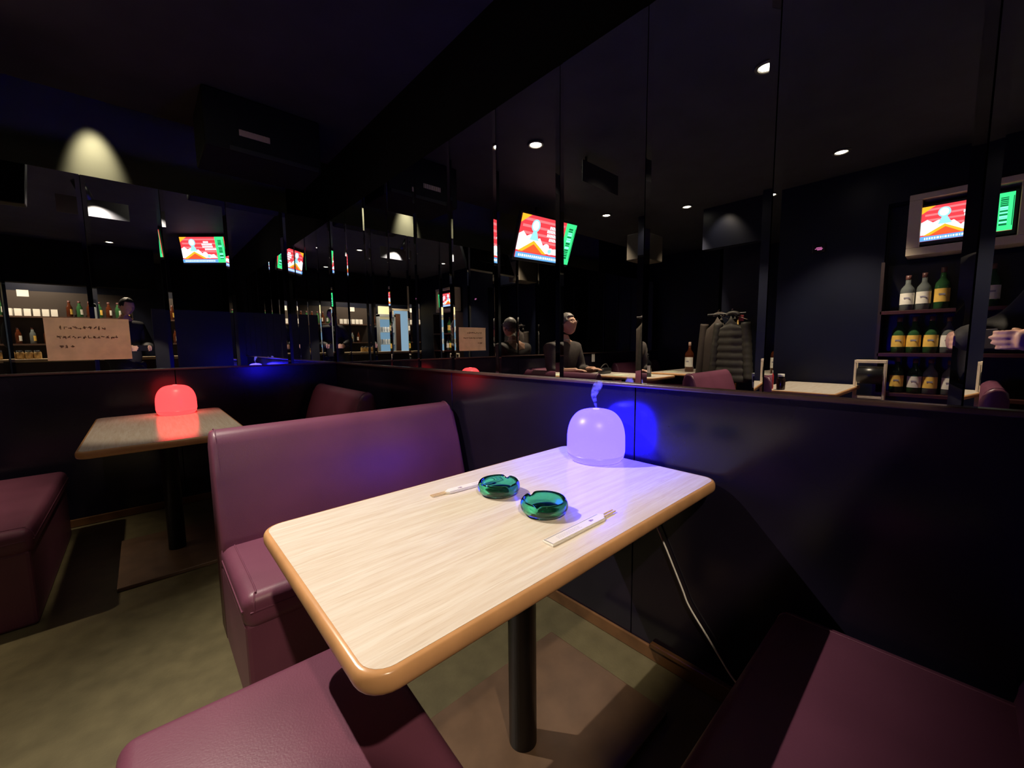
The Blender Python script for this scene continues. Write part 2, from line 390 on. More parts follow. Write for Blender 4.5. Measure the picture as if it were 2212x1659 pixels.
# ---------------------------------------------------------------- aroma lamps
def lamp(label, loc, col, dirc, es, nm, watts):
    t = thing('aroma_lamp', label, 'lamp', loc)
    body = mat(nm + '_lamp_shell', col, 0.35, emit=col, es=es, vary=0.02)
    prof = [(0.0, .026), (.086, .026), (.0905, .030), (.0905, .07), (.0895, .088), (.086, .108), (.079, .128), (.068, .145), (.054, .157), (.036, .1635), (.016, .166), (0.0, .166)]
    prof = [(0.0, .026)] + [(max(q.x, 0), q.y) for q in smoothcurve([(a, b, 0) for a, b in prof[1:]], 5)]
    prof[-1] = (0.0, prof[-1][1]); obj('shade', lathe(bmesh.new(), prof, 96), body, t, smooth=True)
    base = mat(nm + '_lamp_base', col, 0.35, emit=col, es=es * .86, vary=0.02)
    obj('base', lathe(bmesh.new(), [(0, .0), (.070, .0), (.080, .004), (.087, .014), (.0895, .0255), (0, .0255)], 64), base, t, smooth=True)
    obj('nozzle', lathe(bmesh.new(), [(.010, .1655), (.011, .1675), (.0075, .1682), (.004, .1672), (0, .1668)], 24), mat(nm + '_nozzle', dirc, 0.3, emit=dirc, es=es * 1.25), t, smooth=True)
    t.scale = (1.08, 1.08, 1.06)
    return t
LZ = CH - 1.0 * S
p = V(2.835, 2.045, -1.0)
lamp('domed aroma lamp glowing purple on the foreground table against the wall', p, (0.0122, 0.0080, 1.0), (0.018, 0.0135, 1.0), 36.0, 'purple', 0)
p = V(0.335, 7.93, -1.0)
lamp('domed aroma lamp glowing red on the table at back left', p, (1.0, 0.036, 0.038), (1.0, 0.07, 0.07), 3.2, 'red', 0)
# mist rising from the purple lamp
mm = bpy.data.materials.new('mist'); mm.use_nodes = True; nt = mm.node_tree
for n in list(nt.nodes): nt.nodes.remove(n)
out = nt.nodes.new('ShaderNodeOutputMaterial'); vs = nt.nodes.new('ShaderNodeVolumeScatter'); vs.inputs['Color'].default_value = (.95, .95, 1, 1)
tc = nt.nodes.new('ShaderNodeTexCoord'); nz = nt.nodes.new('ShaderNodeTexNoise'); nz.inputs['Scale'].default_value = 70; nz.inputs['Detail'].default_value = 4
mr = nt.nodes.new('ShaderNodeMapRange'); mr.inputs[1].default_value = .40; mr.inputs[2].default_value = .75; mr.inputs[3].default_value = 0; mr.inputs[4].default_value = 55
nt.links.new(tc.outputs['Object'], nz.inputs['Vector']); nt.links.new(nz.outputs[0], mr.inputs[0]); nt.links.new(mr.outputs[0], vs.inputs['Density']); nt.links.new(vs.outputs[0], out.inputs['Volume'])
path = smoothcurve([(0, 0, .001), (-.003, .002, .022), (-.008, .004, .042), (-.001, .003, .060), (.007, -.002, .078), (.012, -.004, .095)], 6)
bm = bmesh.new(); tube(bm, path, [.0035 + .016 * (k / (len(path) - 1)) ** 1.2 * (1.15 - .9 * max(0, k / (len(path) - 1) - .75) * 4 * .9) for k in range(len(path))], 20)
o = obj('mist', bm, mm, loc=V(2.835, 2.045, -1.0) + Vector((0, 0, .1785)), smooth=True); tag(o, 'thin wisp of mist rising from the purple aroma lamp', 'mist', kind='stuff')

# ---------------------------------------------------------------- ashtrays
def ashtray(label, loc, rotz):
    prof = [(0, .0), (.040, .0), (.048, .003), (.0545, .010), (.057, .018), (.056, .026), (.0540, .031), (.0510, .0345), (.0485, .0345), (.0465, .032), (.0455, .026), (.0445, .018), (.0415, .0115), (.036, .0085), (0, .008)]
    prof = [(max(q.x, 0), q.y) for q in smoothcurve([(a, b, 0) for a, b in prof], 3)]; prof[0] = (0, 0); prof[-1] = (0, .008)
    bm = lathe(bmesh.new(), prof, 72)
    for v in bm.verts:                       # three shallow cigarette rests pressed into the rim
        a = math.atan2(v.co.y, v.co.x); r = math.hypot(v.co.x, v.co.y)
        if r > .042 and v.co.z > .0215:
            for k in range(3):
                d = (a - k * 2 * PI / 3 + PI) % (2 * PI) - PI
                v.co.z -= .008 * math.exp(-(d / .13) ** 2) * min(1, (v.co.z - .0215) / .01)
    o = obj('ashtray', bm, GREENGLASS, loc=loc, rot=(0, 0, rotz), smooth=True)
    return tag(o, label, 'ashtray')
ashtray('round green glass ashtray farther from the camera, left of its twin', V(1.712, 2.02, -1.0) + Vector((0, 0, .0005)), .4)
ashtray('round green glass ashtray nearer the camera, beside the front chopsticks', V(1.700, 1.592, -1.0) + Vector((0, 0, .0005)), 1.45)

# ---------------------------------------------------------------- chopsticks in paper sleeves
def chopsticks(label, loc, rotz):
    t = thing('chopsticks', label, 'chopsticks', loc, rotz)
    # local x: 0 = closed end, .20 = slanted mouth, tips stick out to .232
    bm = bmesh.new()
    pts = [(0, -.0145), (.176, -.0145), (.196, .002), (.184, .0145), (0, .0145)]
    prism(bm, pts, 0.0, .0050, 'z'); bmesh.ops.bevel(bm, geom=[e for e in bm.edges if abs(e.verts[0].co.z - e.verts[1].co.z) < 1e-6 and e.verts[0].co.z > .003], offset=.0022, segments=2, affect='EDGES')
    sl = obj('paper_sleeve', bm, PAPER, t)
    bm = bmesh.new()
    box(bm, (.004, .0095, .0048), (.180, .0108, .0052)); box(bm, (.002, -.0120, .0048), (.0030, .0120, .0052))
    obj('fold_line', bm, INK, sl)
    bm = bmesh.new()
    for k in range(3):
        x = .028
        while x < .10:
            l = random.uniform(.003, .008); box(bm, (x, -.006 + .004 * k, .0048), (x + l, -.0052 + .004 * k, .0051)); x += l + .0015
    obj('small_print', bm, mat('print_grey', (.45, .42, .42), .6), sl)
    bm = bmesh.new(); box(bm, (.138, -.003, .0048), (.146, .004, .0051)); box(bm, (.147, -.002, .0048), (.150, .003, .0051))
    obj('printed_crest', bm, mat('print_violet', (.30, .20, .30), .6), sl)
    for s in (-1, 1):
        bm = bmesh.new(); tube(bm, [(.02, .0030 * s, .0024), (.222, .0042 * s, .0026), (.232, .0042 * s, .0026)], [.0018, .0022, .0020], 8)
        obj('chopstick', bm, mat('pale_wood', (.72, .56, .36), .5, vary=.1), t)
    return t
chopsticks('wooden chopsticks in white paper sleeve near the front edge of the table', V(1.425, 1.312, -1.0) + Vector((0, 0, .0008)), 0.0)
chopsticks('wooden chopsticks in white paper sleeve behind the farther ashtray', V(1.918, 2.232, -1.0) + Vector((0, 0, .0008)), PI - .07)

# ---------------------------------------------------------------- cord
pts = [V(3.055, 1.72, -1.10), V(3.062, 1.62, -1.45), V(3.065, 1.49, -1.71), V(3.065, 1.36, -1.97), V(3.065, 1.30, -2.09), V(3.065, 1.15, -2.27), V(3.065, 1.05, -2.39), V(3.065, 0.95, -2.5), V(3.05, .80, -2.58)]
o = obj('power_cord', tube(bmesh.new(), smoothcurve(pts, 6), .0029, 8), mat('white_cord', (.90, .88, .84), .45), smooth=True)
tag(o, 'thin white power cord hanging from under the foreground table', 'cord')

# ---------------------------------------------------------------- notice on the back mirror
t = thing('paper_notice', 'handwritten paper notice stuck on the back wall mirror', 'notice', V(-0.57, YB - .012, 0.145))
bm = bmesh.new(); nx, nz_ = 16, 8; w, h = .91 * S, .635 * S; g = {}
for i in range(nx + 1):
    for j in range(nz_ + 1):
        x = -w / 2 + w * i / nx; z = -h / 2 + h * j / nz_
        y = -.002 - .0025 * math.sin(i / nx * 5) * (j / nz_) - (.004 if (i in (0, nx) and j in (0, nz_)) else 0)
        g[i, j] = (bm.verts.new((x, y, z)), bm.verts.new((x, y + .0008, z)))
for k in (0, 1):
    for i in range(nx):
        for j in range(nz_): bm.faces.new((g[i, j][k], g[i + 1, j][k], g[i + 1, j + 1][k], g[i, j + 1][k]))
obj('sheet', bm, mat('kraft_paper', (.74, .55, .32), .75, vary=.12, scale=14), t, smooth=True)
bm = bmesh.new()
def scrawl(x, z, s):
    for _ in range(random.randint(3, 5)):
        a = random.choice((0, 0, PI / 2, PI / 2, .8, -.7)); cx, cz = x + random.uniform(-.3, .3) * s, z + random.uniform(-.3, .3) * s; l = random.uniform(.25, .5) * s
        tube(bm, [(cx - math.cos(a) * l, -.0056, cz - math.sin(a) * l), (cx + math.cos(a) * l, -.0056, cz + math.sin(a) * l)], .0015, 4)
for row, (x0, x1) in enumerate(((-.118, .075), (-.125, .125), (-.118, -.07))):
    x = x0; bm = bmesh.new()
    while x < x1: scrawl(x, .068 - .056 * row, .017); x += .0205
    obj('handwriting', bm, mat('brown_ink', (.14, .08, .04), .7), t)

# ---------------------------------------------------------------- ceiling unit and lights
t = thing('air_conditioner', 'dark ceiling unit with a small lit vent near the back corner', 'air conditioner', V(1.75, 7.62, CEIL))
bm = BX((-.34, -.05, -.33), (.30, .40, 0), .012); obj('housing', bm, mat('dark_housing', (.008, .008, .009), .7, spec=.08), t)
bm = bmesh.new(); box(bm, (-.168, -.054, -.232), (-.004, -.050, -.196), .002)
for k in range(9): box(bm, (-.160 + .0175 * k, -.058, -.230), (-.154 + .0175 * k, -.052, -.198))
obj('vent', bm, mat('tan_vent', (.36, .25, .20), .5), t)
bm = BX((-.22, -.056, -.329), (.28, -.048, -.30), .003); obj('louver', bm, mat('dark_louver', (.02, .02, .022), .6, spec=.1), t)

LAMPGLASS = emat('downlight_glow', (1.0, .88, .66), 16)
TRIM = mat('downlight_trim', (.05, .045, .04), .3, vary=.1)
def downlight(label, u, watts, drop=0.0, cone=130, to=None, es=None):
    t = thing('downlight', label, 'ceiling light', V(u[0], u[1], u[2]), 0, 'ceiling downlights')
    if u[2] < CEIL - .01:
        bm = bmesh.new(); lathe(bm, [(0, .0), (.058, .0), (.058, .10), (.012, .11), (.012, (CEIL - u[2]) * S), (0, (CEIL - u[2]) * S)], 24); obj('hanger', bm, BLACKMETAL, t, smooth=True)
    obj('ring', lathe(bmesh.new(), [(.042, -.002), (.046, -.012), (.060, -.010), (.064, -.001), (.050, -.0005)], 32, closed=True), TRIM, t, smooth=True)
    obj('bulb', lathe(bmesh.new(), [(.041, -.003), (.030, -.009), (0, -.011)], 24), es or LAMPGLASS, t, smooth=True)
    at = V(*u) + Vector((0, 0, -.03))
    if watts: spot('downlight_beam', at, to if to is not None else at + Vector((0, 0, -1)), watts, cone=cone, rad=.028)
t = thing('spotlight', 'black cylinder spotlight hanging over the aisle, aimed at the foreground table', 'ceiling light', V(*LAMPS['key'][0]))
aim = (V(1.05, 2.15, -1.0) - V(*LAMPS['key'][0])).normalized(); qt = aim.to_track_quat('-Z', 'Y').to_matrix().to_4x4()
bm = lathe(bmesh.new(), [(.040, 0), (.043, 0), (.043, .15), (0, .15), (0, .145), (.040, .145)], 28)
for v in bm.verts: v.co = qt @ v.co
obj('housing', bm, BLACKMETAL, t, smooth=True)
bm = lathe(bmesh.new(), [(.038, .135), (.02, .127), (0, .125)], 24)
for v in bm.verts: v.co = qt @ v.co
obj('bulb', bm, LAMPGLASS, t, smooth=True)
obj('added_light_flap', BX((-.20, -.121, -.1205), (.26, -.118, .03)), BLACKMETAL, t)  # added flap and arm, only there to keep the beam off the near bench
obj('added_flap_arm', tube(bmesh.new(), [(0, 0, .05), (0, -.118, .02)], .006, 8), BLACKMETAL, t)
top = qt @ Vector((0, 0, .15)); obj('stem', tube(bmesh.new(), [top, top + Vector((0, 0, .02)), (top.x, top.y, (CEIL - LAMPS['key'][0][2]) * S)], .010, 10), BLACKMETAL, t)
at = V(*LAMPS['key'][0]) + aim * .01
spot('spotlight_beam', at, at + aim, LAMPS['key'][1], cone=86, blend=.75, rad=.009, col=(1, .88, .73))
downlight('ceiling downlight over the aisle behind the camera', (-0.55, -2.35, CEIL), 150, cone=46, to=V(1.55, 1.5, -1.2))
downlight('brightest downlight reflected high in the right mirror above the television', LAMPS['glare'][0], LAMPS['glare'][1], cone=31, to=V(.30, 6.9, -1.0), es=emat('downlight_hot', (1, .92, .72), 140))
downlight('hanging downlight reflected at upper left in the back mirror', LAMPS['aisle'][0], LAMPS['aisle'][1], cone=30, to=V(-0.6, 9.0, 0.2))
downlight('downlight reflected above the hanging coats in the right mirror', LAMPS['soffit'][0], LAMPS['soffit'][1] * 2, cone=64, to=V(-6.6, 5.9, -1.0))
downlight('downlight over the empty table by the left wall', LAMPS['west'][0], LAMPS['west'][1], cone=84)
downlight('downlight over the seated man\'s table', LAMPS['man'][0], LAMPS['man'][1], cone=74)
downlight('downlight in front of the bar counter', LAMPS['bar'][0], LAMPS['bar'][1], cone=80)
spot('added_hand_fill', V(0.42, 5.6, CEIL - .05), V(.28, -.24, 0), 420, cone=11, blend=.6)  # added narrow spot, no lamp of the room; brightens the hand on the phone
spot('added_bench_fill', V(0.42, 5.6, CEIL - .05), V(2.95, 7.6, -.75), 45, cone=26, blend=.7)  # added fill without its own fixture, lights the backrest top by the right wall
spot('coat_soffit_beam', V(-5.45, 4.5, CEIL - .05), V(-5.95, 4.5, 2.5), 14, cone=80, blend=.8)
spot('scallop_beam', V(-0.42, 11.70, 5.1), V(-0.42, 12.25, 3.7), 46, cone=36, blend=1.0, col=(1, .92, .62))

# ---------------------------------------------------------------- televisions
def E(c, s=1.0): return emat('screen_%d_%d_%d' % c, lin(c), s)
SCR = [E((232, 62, 70), 1.69), E((246, 120, 124), 1.62), E((245, 250, 255), 2.03), E((150, 215, 238), 1.76), E((255, 170, 40), 1.89), E((96, 160, 220), 1.76), E((60, 225, 130), 1.76), E((20, 120, 70), 1.08), E((70, 90, 120), 1.08), E((236, 88, 44), 1.69)]
def screen_mesh(w, h):
    """picture drawn as thin stacked cut-outs of glowing colour; x to the viewer's right, z up, facing -y"""
    bm = bmesh.new()
    lay = [0]
    def poly(pts, mi):
        lay[0] += 1; y = -.0002 * lay[0]
        f = bm.faces.new([bm.verts.new(((.5 - p[0]) * w, y, (p[1] - .5) * h)) for p in pts]); f.material_index = mi   # p[0] counts from the viewer's right
    def disc(cx, cz, rx, rz, mi, n=20): poly([(cx + rx * math.cos(2 * PI * k / n), cz + rz * math.sin(2 * PI * k / n)) for k in range(n)], mi)
    poly([(0, 0), (1, 0), (1, 1), (0, 1)], 0)
    for k in range(5): poly([(.02 + .02 * k, .93 - .15 * k), (.80, .99 - .16 * k - .06), (.80, .94 - .16 * k - .06), (.02 + .02 * k, .87 - .15 * k)], 1)
    poly([(.0, 1), (.16, 1), (.10, .93), (.0, .80)], 4)
    poly([(.0, .18), (.0, .55), (.07, .62), (.14, .52), (.21, .58), (.30, .47), (.38, .52), (.46, .36), (.52, .42), (.60, .30), (.72, .33), (.79, .18)], 2)
    poly([(.20, .45), (.24, .66), (.30, .66), (.36, .45)], 3)
    disc(.265, .78, .075, .145, 3); disc(.262, .785, .055, .11, 2)
    poly([(.03, .16), (.28, .44), (.55, .16)], 4); poly([(.11, .16), (.29, .36), (.47, .16)], 9)
    disc(.52, .34, .055, .075, 2); disc(.61, .25, .06, .08, 2); disc(.60, .25, .035, .05, 3)
    for cx, cz, l in ((.58, .80, .06), (.60, .71, .12), (.62, .62, .13), (.68, .52, .14)):
        x = cx - l
        while x < cx + l - .02: poly([(x, cz - .035), (x + .022, cz - .035), (x + .022, cz + .035), (x, cz + .035)], 2); x += .03
    poly([(0, 0), (.80, 0), (.80, .135), (0, .135)], 5)
    x = .05
    while x < .74:
        l = random.uniform(.012, .03); poly([(x, .04), (x + l, .04), (x + l, .095), (x, .095)], 2); x += l + .012
    poly([(.80, 0), (1, 0), (1, 1), (.80, 1)], 6); poly([(.985, .12), (.995, .12), (.995, .9), (.985, .9)], 7)
    z = .14
    while z < .86:
        l = random.uniform(.02, .05); poly([(.86, z), (.94, z), (.94, z + l), (.86, z + l)], 7 if random.random() < .75 else 3); z += l + .018
    return bm
def television(label, loc, n_az, tilt, w, hang):
    t = thing('television', label, 'television', loc); t.rotation_euler = (0, 0, n_az + PI / 2)
    h = w * .5625; R = Matrix.Rotation(tilt, 4, 'X')
    bm = BX((-w / 2 - .02, .004, -h / 2 - .03), (w / 2 + .02, .05, h / 2 + .02), .006); box(bm, (-w * .3, .05, -h * .3), (w * .3, .075, h * .3), .01)
    c = obj('casing', bm, BLACKPL, t); c.rotation_euler = (tilt, 0, 0)
    s = obj('screen', screen_mesh(w, h), SCR, t); s.rotation_euler = (tilt, 0, 0)
    if hang:
        bm = bmesh.new(); box(bm, (-.06, .07, -.06), (.06, .10, .06)); tube(bm, [(0, .10, 0), (0, .16, .08), (0, .16, hang)], .018, 12)
        obj('ceiling_bracket', bm, BLACKMETAL, t)
    return t
cz = CEIL
television('television hung from the ceiling, its tilted picture seen in the right mirror', V(-2.15, 7.71, 2.79), math.radians(-85), math.radians(21), 1.93 * S, (cz - 2.79) * S)
television('television hung from the ceiling, seen in the back mirror at left', V(1.79, 0.9, 3.24), math.radians(131), math.radians(9.4), 1.45 * S, (cz - 3.24) * S)
television('television in a cream cabinet above the bottle shelves', V(-5.62, 0.05, 2.30), 0.0, math.radians(3), 1.18 * S, 0)
t = thing('television_cabinet', 'cream open-fronted cabinet framing the television above the bottles', 'cabinet', V(-5.78, 0.05, 2.30))
bm = bmesh.new()
w2, h2 = .78 * S, .60 * S
for lo, hi in (((-.14, -w2, h2 - .045), (.10, w2, h2)), ((-.14, -w2, -h2), (.10, w2, -h2 + .06)), ((-.14, -w2, -h2 + .061), (.10, -w2 + .05, h2 - .046)), ((-.14, w2 - .075, -h2 + .061), (.10, w2, h2 - .046))): box(bm, lo, hi, .003)
obj('frame', bm, CREAMT, t); obj('back_board', BX((-.14, -w2, -h2), (-.10, w2, h2)), BLACKPL, t)

# ---------------------------------------------------------------- bottle shelves
t = thing('bottle_shelf', 'dark shelf unit of liquor bottles under the cream cabinet', 'shelf', V(-5.78, 0.1, FZ))
zs = [(-1.12 - FZ) * S, (-0.28 - FZ) * S, (0.60 - FZ) * S]
for z in zs: obj('shelf_board', BX((-.16, -.42, z - .028), (.12, .42, z), .002), mat('dark_red_shelf', (.045, .014, .014), .35), t)
for y in (-.43, .42): obj('side_panel', BX((-.16, y - .01, 0), (.12, y + .012, (1.62 - FZ) * S)), mat('shelf_side', (.02, .012, .012), .4), t)
obj('back_panel', BX((-.17, -.44, 0), (-.155, .43, (1.62 - FZ) * S)), BLACKPL, t)
GB = mat('bottle_green', (.06, .20, .07), .06, trans=.55, ior=1.45); GC = mat('bottle_clear', (.55, .62, .60), .05, trans=.8, ior=1.45)
LY = mat('label_yellow', (.78, .50, .10), .55, vary=.1, scale=30); LW = mat('label_white', (.72, .70, .62), .55, vary=.08, scale=30); CAPM = mat('bottle_cap_red', (.12, .05, .045), .35)
def bottle(label, loc, glass, labm, r=.040, hh=.30, capm=None, group='liquor bottles on the shelves'):
    t = thing('liquor_bottle', label, 'bottle', loc, 0, group)
    s = hh / .30
    obj('glass', lathe(bmesh.new(), [(0, 0), (r * .9, 0), (r, .006), (r, .165 * s), (r * .92, .19 * s), (.018, .225 * s), (.0155, .275 * s), (0, .275 * s)], 24), glass, t, smooth=True)
    obj('cap', lathe(bmesh.new(), [(.0165, .262 * s), (.0175, .263 * s), (.0175, .30 * s), (0, .30 * s)], 20), capm or CAPM, t, smooth=True)
    bm = bmesh.new(); n = 18; a0, a1 = math.radians(-75), math.radians(75); rr = r + .0008; ring = []
    for z in (.052 * s, .148 * s): ring.append([(bm.verts.new((rr * math.cos(a0 + (a1 - a0) * k / n), rr * math.sin(a0 + (a1 - a0) * k / n), z))) for k in range(n + 1)])
    for k in range(n): bm.faces.new((ring[0][k], ring[0][k + 1], ring[1][k + 1], ring[1][k]))
    lb = obj('label', bm, labm, t, smooth=True)
    obj('print', BX((rr, -.018, .10 * s), (rr + .0006, .018, .112 * s)), INK, lb)
    return t
rows = [(0.60, [(.76, GC, LW, .29), (.52, GC, LW, .30), (.26, GB, LY, .33), (-.38, GB, LW, .32)], 'top'), (-0.28, [(.84, GB, LY, .30), (.61, GB, LY, .30), (.36, GB, LY, .30), (.12, GC, LW, .29)], 'middle'), (-1.12, [(.82, GB, LY, .30), (.55, GB, LW, .29), (.32, GC, LY, .29), (.05, GC, LW, .28)], 'bottom')]
for z, its, nm in rows:
    for k, (y, g_, l_, hh) in enumerate(its):
        bottle('%s bottle with %s label on the %s shelf, %s from the mirror image\'s left' % ('green' if g_ is GB else 'clear', 'yellow' if l_ is LY else 'white', nm, ORD[k]), V(-5.70, y, z), g_, l_, .045, hh)

# ---------------------------------------------------------------- things on and beside the mirrored tables
AMB = mat('amber_glass', (.10, .025, .010), .06, trans=.35, ior=1.45)
bottle('dark whisky bottle with tan cap standing on a far table, seen in the right mirror', V(-7.43, 6.05, -1.0), AMB, LW, .056, .40, mat('tan_cap', (.42, .27, .20), .45), 'table bottles')
bottle('black bottle with white label on the cluttered table', V(-4.75, 6.1, -1.0), mat('black_glass', (.01, .01, .012), .08), LW, .05, .27, BLACKPL, 'table bottles')
t = thing('sauce_bottle', 'red sauce squeeze bottle behind the empty table in the mirror', 'bottle', V(-3.56, 2.62, -1.0))
obj('body', lathe(bmesh.new(), [(0, 0), (.028, 0), (.030, .01), (.030, .11), (.022, .135), (0, .135)], 24), mat('sauce_red', (.55, .03, .04), .3), t, smooth=True)
obj('cap', lathe(bmesh.new(), [(.023, .132), (.023, .155), (.008, .165), (0, .168)], 20), WHITEP, t, smooth=True)
t = thing('soy_bottle', 'dark soy sauce bottle with pale cap beside the red sauce bottle', 'bottle', V(-3.52, 2.40, -1.0))
obj('body', lathe(bmesh.new(), [(0, 0), (.030, 0), (.031, .01), (.031, .08), (.020, .11), (0, .112)], 24), mat('soy_brown', (.03, .012, .01), .15), t, smooth=True)
obj('cap', lathe(bmesh.new(), [(.024, .108), (.024, .13), (0, .132)], 20), WHITEP, t, smooth=True)
t = thing('napkin_box', 'white napkin holder with black front panel beside the sauce bottles', 'napkin holder', V(-3.62, 2.80, -1.0))
bm = bmesh.new(); prism(bm, [(-.05, 0), (.05, 0), (.06, .125), (-.06, .125)], -.04, .04, 'x'); obj('holder', bm, mat('pale_green_plastic', (.55, .62, .56), .4), t)
obj('window', BX((.040, -.022, .05), (.043, .05, .10), .002), BLACKPL, t)
for k, (x, y, r, lab) in enumerate(((-4.7, 7.0, .2, 'pale menu card lying on the cluttered table, nearest its middle'), (-5.2, 6.4, -.3, 'pale menu card lying on the cluttered table, beside the black bottle'), (-7.2, 6.5, .1, 'pale menu card lying by the whisky bottle'))):
    o = obj('menu_card', BX((-.105, -.075, 0), (.105, .075, .004), .001), mat('menu_pale', (.62, .70, .52), .5, vary=.15, scale=20), loc=V(x, y, -1.0) + Vector((0, 0, .001)), rot=(0, 0, r)); tag(o, lab, 'menu', 'menu cards on far tables')
t = thing('shoulder_bag', 'small black bag lying on the cluttered table', 'bag', V(-5.0, 7.75, -1.0))
bm = BX((-.10, -.05, 0), (.10, .05, .075), .025, 3); obj('body', bm, BLACKPL, t, smooth=True)
obj('strap', tube(bmesh.new(), smoothcurve([(-.09, 0, .06), (-.05, .01, .12), (.04, 0, .11), (.09, .01, .055)], 5), .007, 8), GREYJKT, t, smooth=True)
o = obj('wall_outlet', BX((-.035, -.008, -.06), (.035, 0, .06), .003), WHITEP, loc=V(-6.1, YB - .002, -0.54)); tag(o, 'white outlet plate on the lower back wall right of the seated man', 'outlet')
t = thing('wall_speaker', 'beige box speaker hung below the ceiling, seen beside a mirror joint', 'speaker', V(-5.06, 6.43, 2.77))
bm = BX((-.20, -.12, -.15), (.20, .12, .15), .01); obj('box', bm, mat('beige_box', (.045, .037, .027), .6, vary=.1), t); obj('bracket', tube(bmesh.new(), [(0, 0, .14), (0, 0, (CEIL - 2.77) * S)], .012, 8), BLACKMETAL, t)
# white framed stand with a black bolster
t = thing('folding_stand', 'white framed stand holding a black padded roll beside the empty table', 'stand', V(-5.38, 1.20, FZ), 0.0)
bm = bmesh.new()
for x in (-.02, .06):
    for y in (-.09, .10): box(bm, (x - .008, y - .008, 0), (x + .008, y + .008, .925), .002)
for x in (-.02, .06): box(bm, (x - .009, -.098, .905), (x + .009, .108, .93), .002); box(bm, (x - .008, -.09, .60), (x + .008, .10, .62), .002)
obj('frame', bm, CREAMT, t)
bm = bmesh.new(); tube(bm, [(.02, -.081, .80), (.02, -.075, .80), (.02, .083, .80), (.02, .09, .80)], [.06, .075, .075, .06], 24); obj('padded_roll', bm, BLACKPL, t, smooth=True)
# red neon mark on the dark panel
t = thing('display_unit', 'small pink-lit device high on the dark left wall panel', 'device', V(XL + .02, 2.35, 2.18))
obj('case', BX((0, -.05, -.04), (.02, .05, .04), .004), BLACKPL, t)
bm = bmesh.new(); box(bm, (.0201, -.03, -.008), (.0215, .03, -.004)); box(bm, (.0201, -.022, .002), (.0215, .02, .006)); box(bm, (.0201, -.025, -.018), (.0215, .012, -.014)); obj('display', bm, emat('pink_led', (1, .25, .6), 1.2), t)

# ---------------------------------------------------------------- coat stand
t = thing('coat_stand', 'coat stand in the alcove, seen in the right mirror', 'coat stand', V(-6.45, 4.25, FZ))
bm = bmesh.new(); tube(bm, [(0, 0, 0), (0, 0, 1.42)], .014, 12); obj('pole', bm, mat('brass', (.55, .36, .12), .3, metal=1.0), t, smooth=True)
bm = bmesh.new(); tube(bm, [(0, -.08, 1.42), (0, .34, 1.42)], .012, 10); obj('crossbar', bm, BLACKMETAL, t)
bm = bmesh.new(); lathe(bm, [(0, 0), (.18, 0), (.18, .02), (.03, .04), (0, .04)], 24); obj('foot', bm, BLACKMETAL, t)
obj('red_tag', BX((.0, -.06, 1.33), (.012, .0, 1.40), .004), mat('tag_red', (.35, .04, .05), .5), t)
def coat(label, loc, m, w, hgt, rows, dep=.075):
    t = thing('coat', label, 'coat', loc, 0, 'coats on the stand')
    bm = bmesh.new(); rings = []; n = 28; N = rows * 6
    for k in range(N + 1):
        f = k / N; z = -.05 - f * hgt
        sh = min(1, (.32 + 3.2 * f)) if f < .25 else 1
        puff = 1 + .10 * abs(math.sin(PI * f * rows)) if rows > 1 else 1
        rx, ry = dep * puff * (0.7 + .3 * sh), w / 2 * sh * puff * (.95 + .12 * f)
        rings.append([bm.verts.new((rx * math.cos(2 * PI * i / n) * (1 + .10 * math.sin(5 * i)), ry * math.sin(2 * PI * i / n), z + (.0 if f > .2 else -.10 * abs(math.sin(2 * PI * i / n)) * (1 - f * 5)))) for i in range(n)])
    for a, b in zip(rings, rings[1:]):
        for i in range(n): bm.faces.new((a[i], a[(i + 1) % n], b[(i + 1) % n], b[i]))
    bm.faces.new(rings[0]); bm.faces.new(rings[-1])
    obj('body', bm, m, t, smooth=True)
    for s in (-1, 1):
        L = hgt * .86; K = 24
        pts = [(.02, s * (w / 2 - .02 + .05 * k / K), -.13 - L * k / K) for k in range(K + 1)]
        obj('sleeve', tube(bmesh.new(), pts, [.046 * (1 + (.16 * abs(math.sin(PI * k / K * rows)) if rows > 1 else 0)) for k in range(K + 1)], 14), m, t, smooth=True)
    obj('collar', tube(bmesh.new(), [(.0, .06 * math.cos(a), -.045 + .03 * math.sin(a)) for a in [PI * k / 10 for k in range(11)]], .022, 10), m, t, smooth=True)
    obj('hanger', tube(bmesh.new(), smoothcurve([(0, -.16, -.10), (0, 0, -.03), (0, 0, .0), (0, .018, .018), (0, .0, .03)], 5) , .004, 8), CHROME, t)
    return t
coat('dark grey quilted puffer coat hanging on the coat stand', V(-6.40, 4.38, 0.86), PUFFER, .33, .76, 9, .075)
coat('plain brown coat hanging behind the quilted puffer', V(-6.48, 4.78, 0.86), COATBR, .36, .80, 1)

